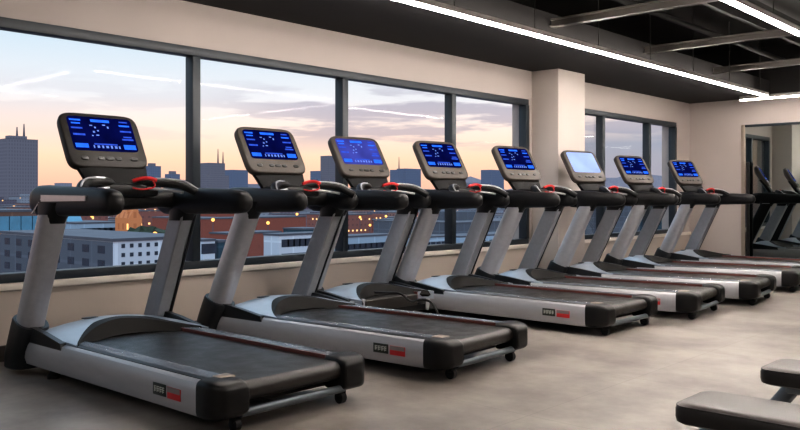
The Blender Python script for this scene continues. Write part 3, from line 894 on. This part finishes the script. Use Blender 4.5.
# ground and far hills
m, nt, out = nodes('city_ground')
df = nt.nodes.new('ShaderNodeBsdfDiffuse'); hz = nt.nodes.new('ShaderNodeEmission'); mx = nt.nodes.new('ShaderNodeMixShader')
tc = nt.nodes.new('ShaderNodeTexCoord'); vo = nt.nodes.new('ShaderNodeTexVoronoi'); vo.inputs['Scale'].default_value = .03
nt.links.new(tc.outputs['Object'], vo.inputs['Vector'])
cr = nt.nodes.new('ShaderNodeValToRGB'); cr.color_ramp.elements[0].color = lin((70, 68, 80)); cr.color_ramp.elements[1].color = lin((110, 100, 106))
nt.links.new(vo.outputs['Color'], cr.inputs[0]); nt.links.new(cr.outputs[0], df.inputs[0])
hz.inputs[0].default_value = lin((118, 112, 128)); hz.inputs[1].default_value = 1; mx.inputs[0].default_value = .45  # haze put into the ground colour as steady emission
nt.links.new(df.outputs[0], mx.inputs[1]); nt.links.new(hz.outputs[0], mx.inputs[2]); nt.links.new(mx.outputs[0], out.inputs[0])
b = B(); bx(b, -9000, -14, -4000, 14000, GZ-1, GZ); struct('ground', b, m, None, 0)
b = B(); rings = []
D = 7500
for i in range(60):
    u = -30+720*i/59
    y = ycol(u, D)
    v = 190-14*math.exp(-((u-472)/16)**2)-5*math.exp(-((u-560)/70)**2)-2*math.sin(u*.06)-1.2*math.sin(u*.17)-14*math.exp(-((u-640)/60)**2)
    rings.append([(-D, y, GZ), (-D, y, zrow(v, u, D)), (-D-300, y, GZ)])
loft(b, rings)
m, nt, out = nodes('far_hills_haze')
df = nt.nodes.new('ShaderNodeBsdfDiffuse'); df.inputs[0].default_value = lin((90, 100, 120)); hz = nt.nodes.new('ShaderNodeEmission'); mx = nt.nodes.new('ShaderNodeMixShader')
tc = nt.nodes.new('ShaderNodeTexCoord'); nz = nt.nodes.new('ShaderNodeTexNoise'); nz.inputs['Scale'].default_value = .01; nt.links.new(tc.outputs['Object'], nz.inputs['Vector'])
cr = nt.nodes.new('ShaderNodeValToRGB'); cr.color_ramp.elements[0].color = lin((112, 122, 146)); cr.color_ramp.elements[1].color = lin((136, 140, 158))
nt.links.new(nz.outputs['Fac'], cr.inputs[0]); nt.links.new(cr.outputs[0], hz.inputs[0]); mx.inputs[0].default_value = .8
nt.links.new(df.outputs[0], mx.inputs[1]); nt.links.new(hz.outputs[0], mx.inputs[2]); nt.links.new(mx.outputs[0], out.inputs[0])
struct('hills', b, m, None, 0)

# ------------------------------------------------------------------ sky
w = bpy.data.worlds.new('World'); bpy.context.scene.world = w; w.use_nodes = True
nt = w.node_tree; nt.nodes.clear(); L = nt.links.new
out = nt.nodes.new('ShaderNodeOutputWorld'); bg = nt.nodes.new('ShaderNodeBackground'); L(bg.outputs[0], out.inputs[0])
tc = nt.nodes.new('ShaderNodeTexCoord'); sp = nt.nodes.new('ShaderNodeSeparateXYZ'); L(tc.outputs['Generated'], sp.inputs[0])
def ramp(stops):
    r = nt.nodes.new('ShaderNodeValToRGB'); e = r.color_ramp.elements
    e[0].position, e[0].color = stops[0][0], lin(stops[0][1]); e[1].position, e[1].color = stops[-1][0], lin(stops[-1][1])
    for p, c in stops[1:-1]:
        n = e.new(p); n.color = lin(c)
    return r
mr = nt.nodes.new('ShaderNodeMapRange'); mr.inputs['From Min'].default_value = -.05; mr.inputs['From Max'].default_value = .25
L(sp.outputs[2], mr.inputs['Value'])
# position p = (z+.05)/.30
base = ramp([(0, (120, 108, 118)), (.14, (176, 140, 138)), (.20, (230, 176, 152)), (.32, (242, 200, 170)), (.44, (236, 212, 198)), (.56, (214, 212, 214)), (.78, (188, 203, 214)), (1, (162, 185, 204))])
L(mr.outputs[0], base.inputs[0])
# streaky clouds
mp = nt.nodes.new('ShaderNodeMapping'); mp.inputs['Scale'].default_value = (3.2, 3.2, 26); L(tc.outputs['Generated'], mp.inputs[0])
nz = nt.nodes.new('ShaderNodeTexNoise'); nz.inputs['Scale'].default_value = 2.0; nz.inputs['Detail'].default_value = 6; nz.inputs['Roughness'].default_value = .55
L(mp.outputs[0], nz.inputs['Vector'])
cl = nt.nodes.new('ShaderNodeMapRange'); cl.interpolation_type = 'SMOOTHSTEP'; cl.inputs['From Min'].default_value = .46; cl.inputs['From Max'].default_value = .56; L(nz.outputs['Fac'], cl.inputs['Value'])
band = ramp([(0, (0, 0, 0)), (.34, (0, 0, 0)), (.42, (200, 200, 200)), (.55, (210, 210, 210)), (.66, (0, 0, 0)), (1, (0, 0, 0))]); L(mr.outputs[0], band.inputs[0])
# heavier towards the right hand windows
az = nt.nodes.new('ShaderNodeMapRange'); az.interpolation_type = 'SMOOTHSTEP'; az.inputs['From Min'].default_value = .52; az.inputs['From Max'].default_value = .68; az.inputs['To Min'].default_value = .25; L(sp.outputs[1], az.inputs['Value'])
m1 = nt.nodes.new('ShaderNodeMath'); m1.operation = 'MULTIPLY'; L(cl.outputs[0], m1.inputs[0]); L(band.outputs[0], m1.inputs[1])
m2 = nt.nodes.new('ShaderNodeMath'); m2.operation = 'MULTIPLY'; L(m1.outputs[0], m2.inputs[0]); L(az.outputs[0], m2.inputs[1])
mx = nt.nodes.new('ShaderNodeMix'); mx.data_type = 'RGBA'; L(m2.outputs[0], mx.inputs[0]); L(base.outputs[0], mx.inputs[6]); mx.inputs[7].default_value = lin((146, 140, 158))
# slate cloud bank far to the right
az2 = nt.nodes.new('ShaderNodeMapRange'); az2.interpolation_type = 'SMOOTHSTEP'; az2.inputs['From Min'].default_value = .838; az2.inputs['From Max'].default_value = .868; L(sp.outputs[1], az2.inputs['Value'])
bank = ramp([(0, (200, 200, 200)), (.2, (230, 230, 230)), (.38, (235, 235, 235)), (.50, (40, 40, 40)), (.6, (0, 0, 0)), (1, (0, 0, 0))]); L(mr.outputs[0], bank.inputs[0])
m3 = nt.nodes.new('ShaderNodeMath'); m3.operation = 'MULTIPLY'; L(az2.outputs[0], m3.inputs[0]); L(bank.outputs[0], m3.inputs[1])
mx2 = nt.nodes.new('ShaderNodeMix'); mx2.data_type = 'RGBA'; L(m3.outputs[0], mx2.inputs[0]); L(mx.outputs[2], mx2.inputs[6]); mx2.inputs[7].default_value = lin((128, 143, 164))
L(mx2.outputs[2], bg.inputs[0])
zs = nt.nodes.new('ShaderNodeMapRange'); zs.inputs['From Min'].default_value = .25; zs.inputs['From Max'].default_value = .7; zs.inputs['To Min'].default_value = 1.06; zs.inputs['To Max'].default_value = 2.4
L(sp.outputs[2], zs.inputs['Value']); L(zs.outputs[0], bg.inputs[1])

# ------------------------------------------------------------------ camera
cam = bpy.data.cameras.new('camera'); co = bpy.data.objects.new('camera', cam); C.objects.link(co)
cam.sensor_width = 36; cam.lens = 36*812/800; cam.shift_y = -18/800; cam.clip_end = 20000; cam.clip_start = .05
co.location = (0, 0, 1.15); co.rotation_euler = (PI/2, 0, math.atan2(.678, .735))
sc = bpy.context.scene; sc.camera = co
sc.view_settings.view_transform = 'Standard'
sc.view_settings.exposure = .22
sc.view_settings.look = 'Medium High Contrast'
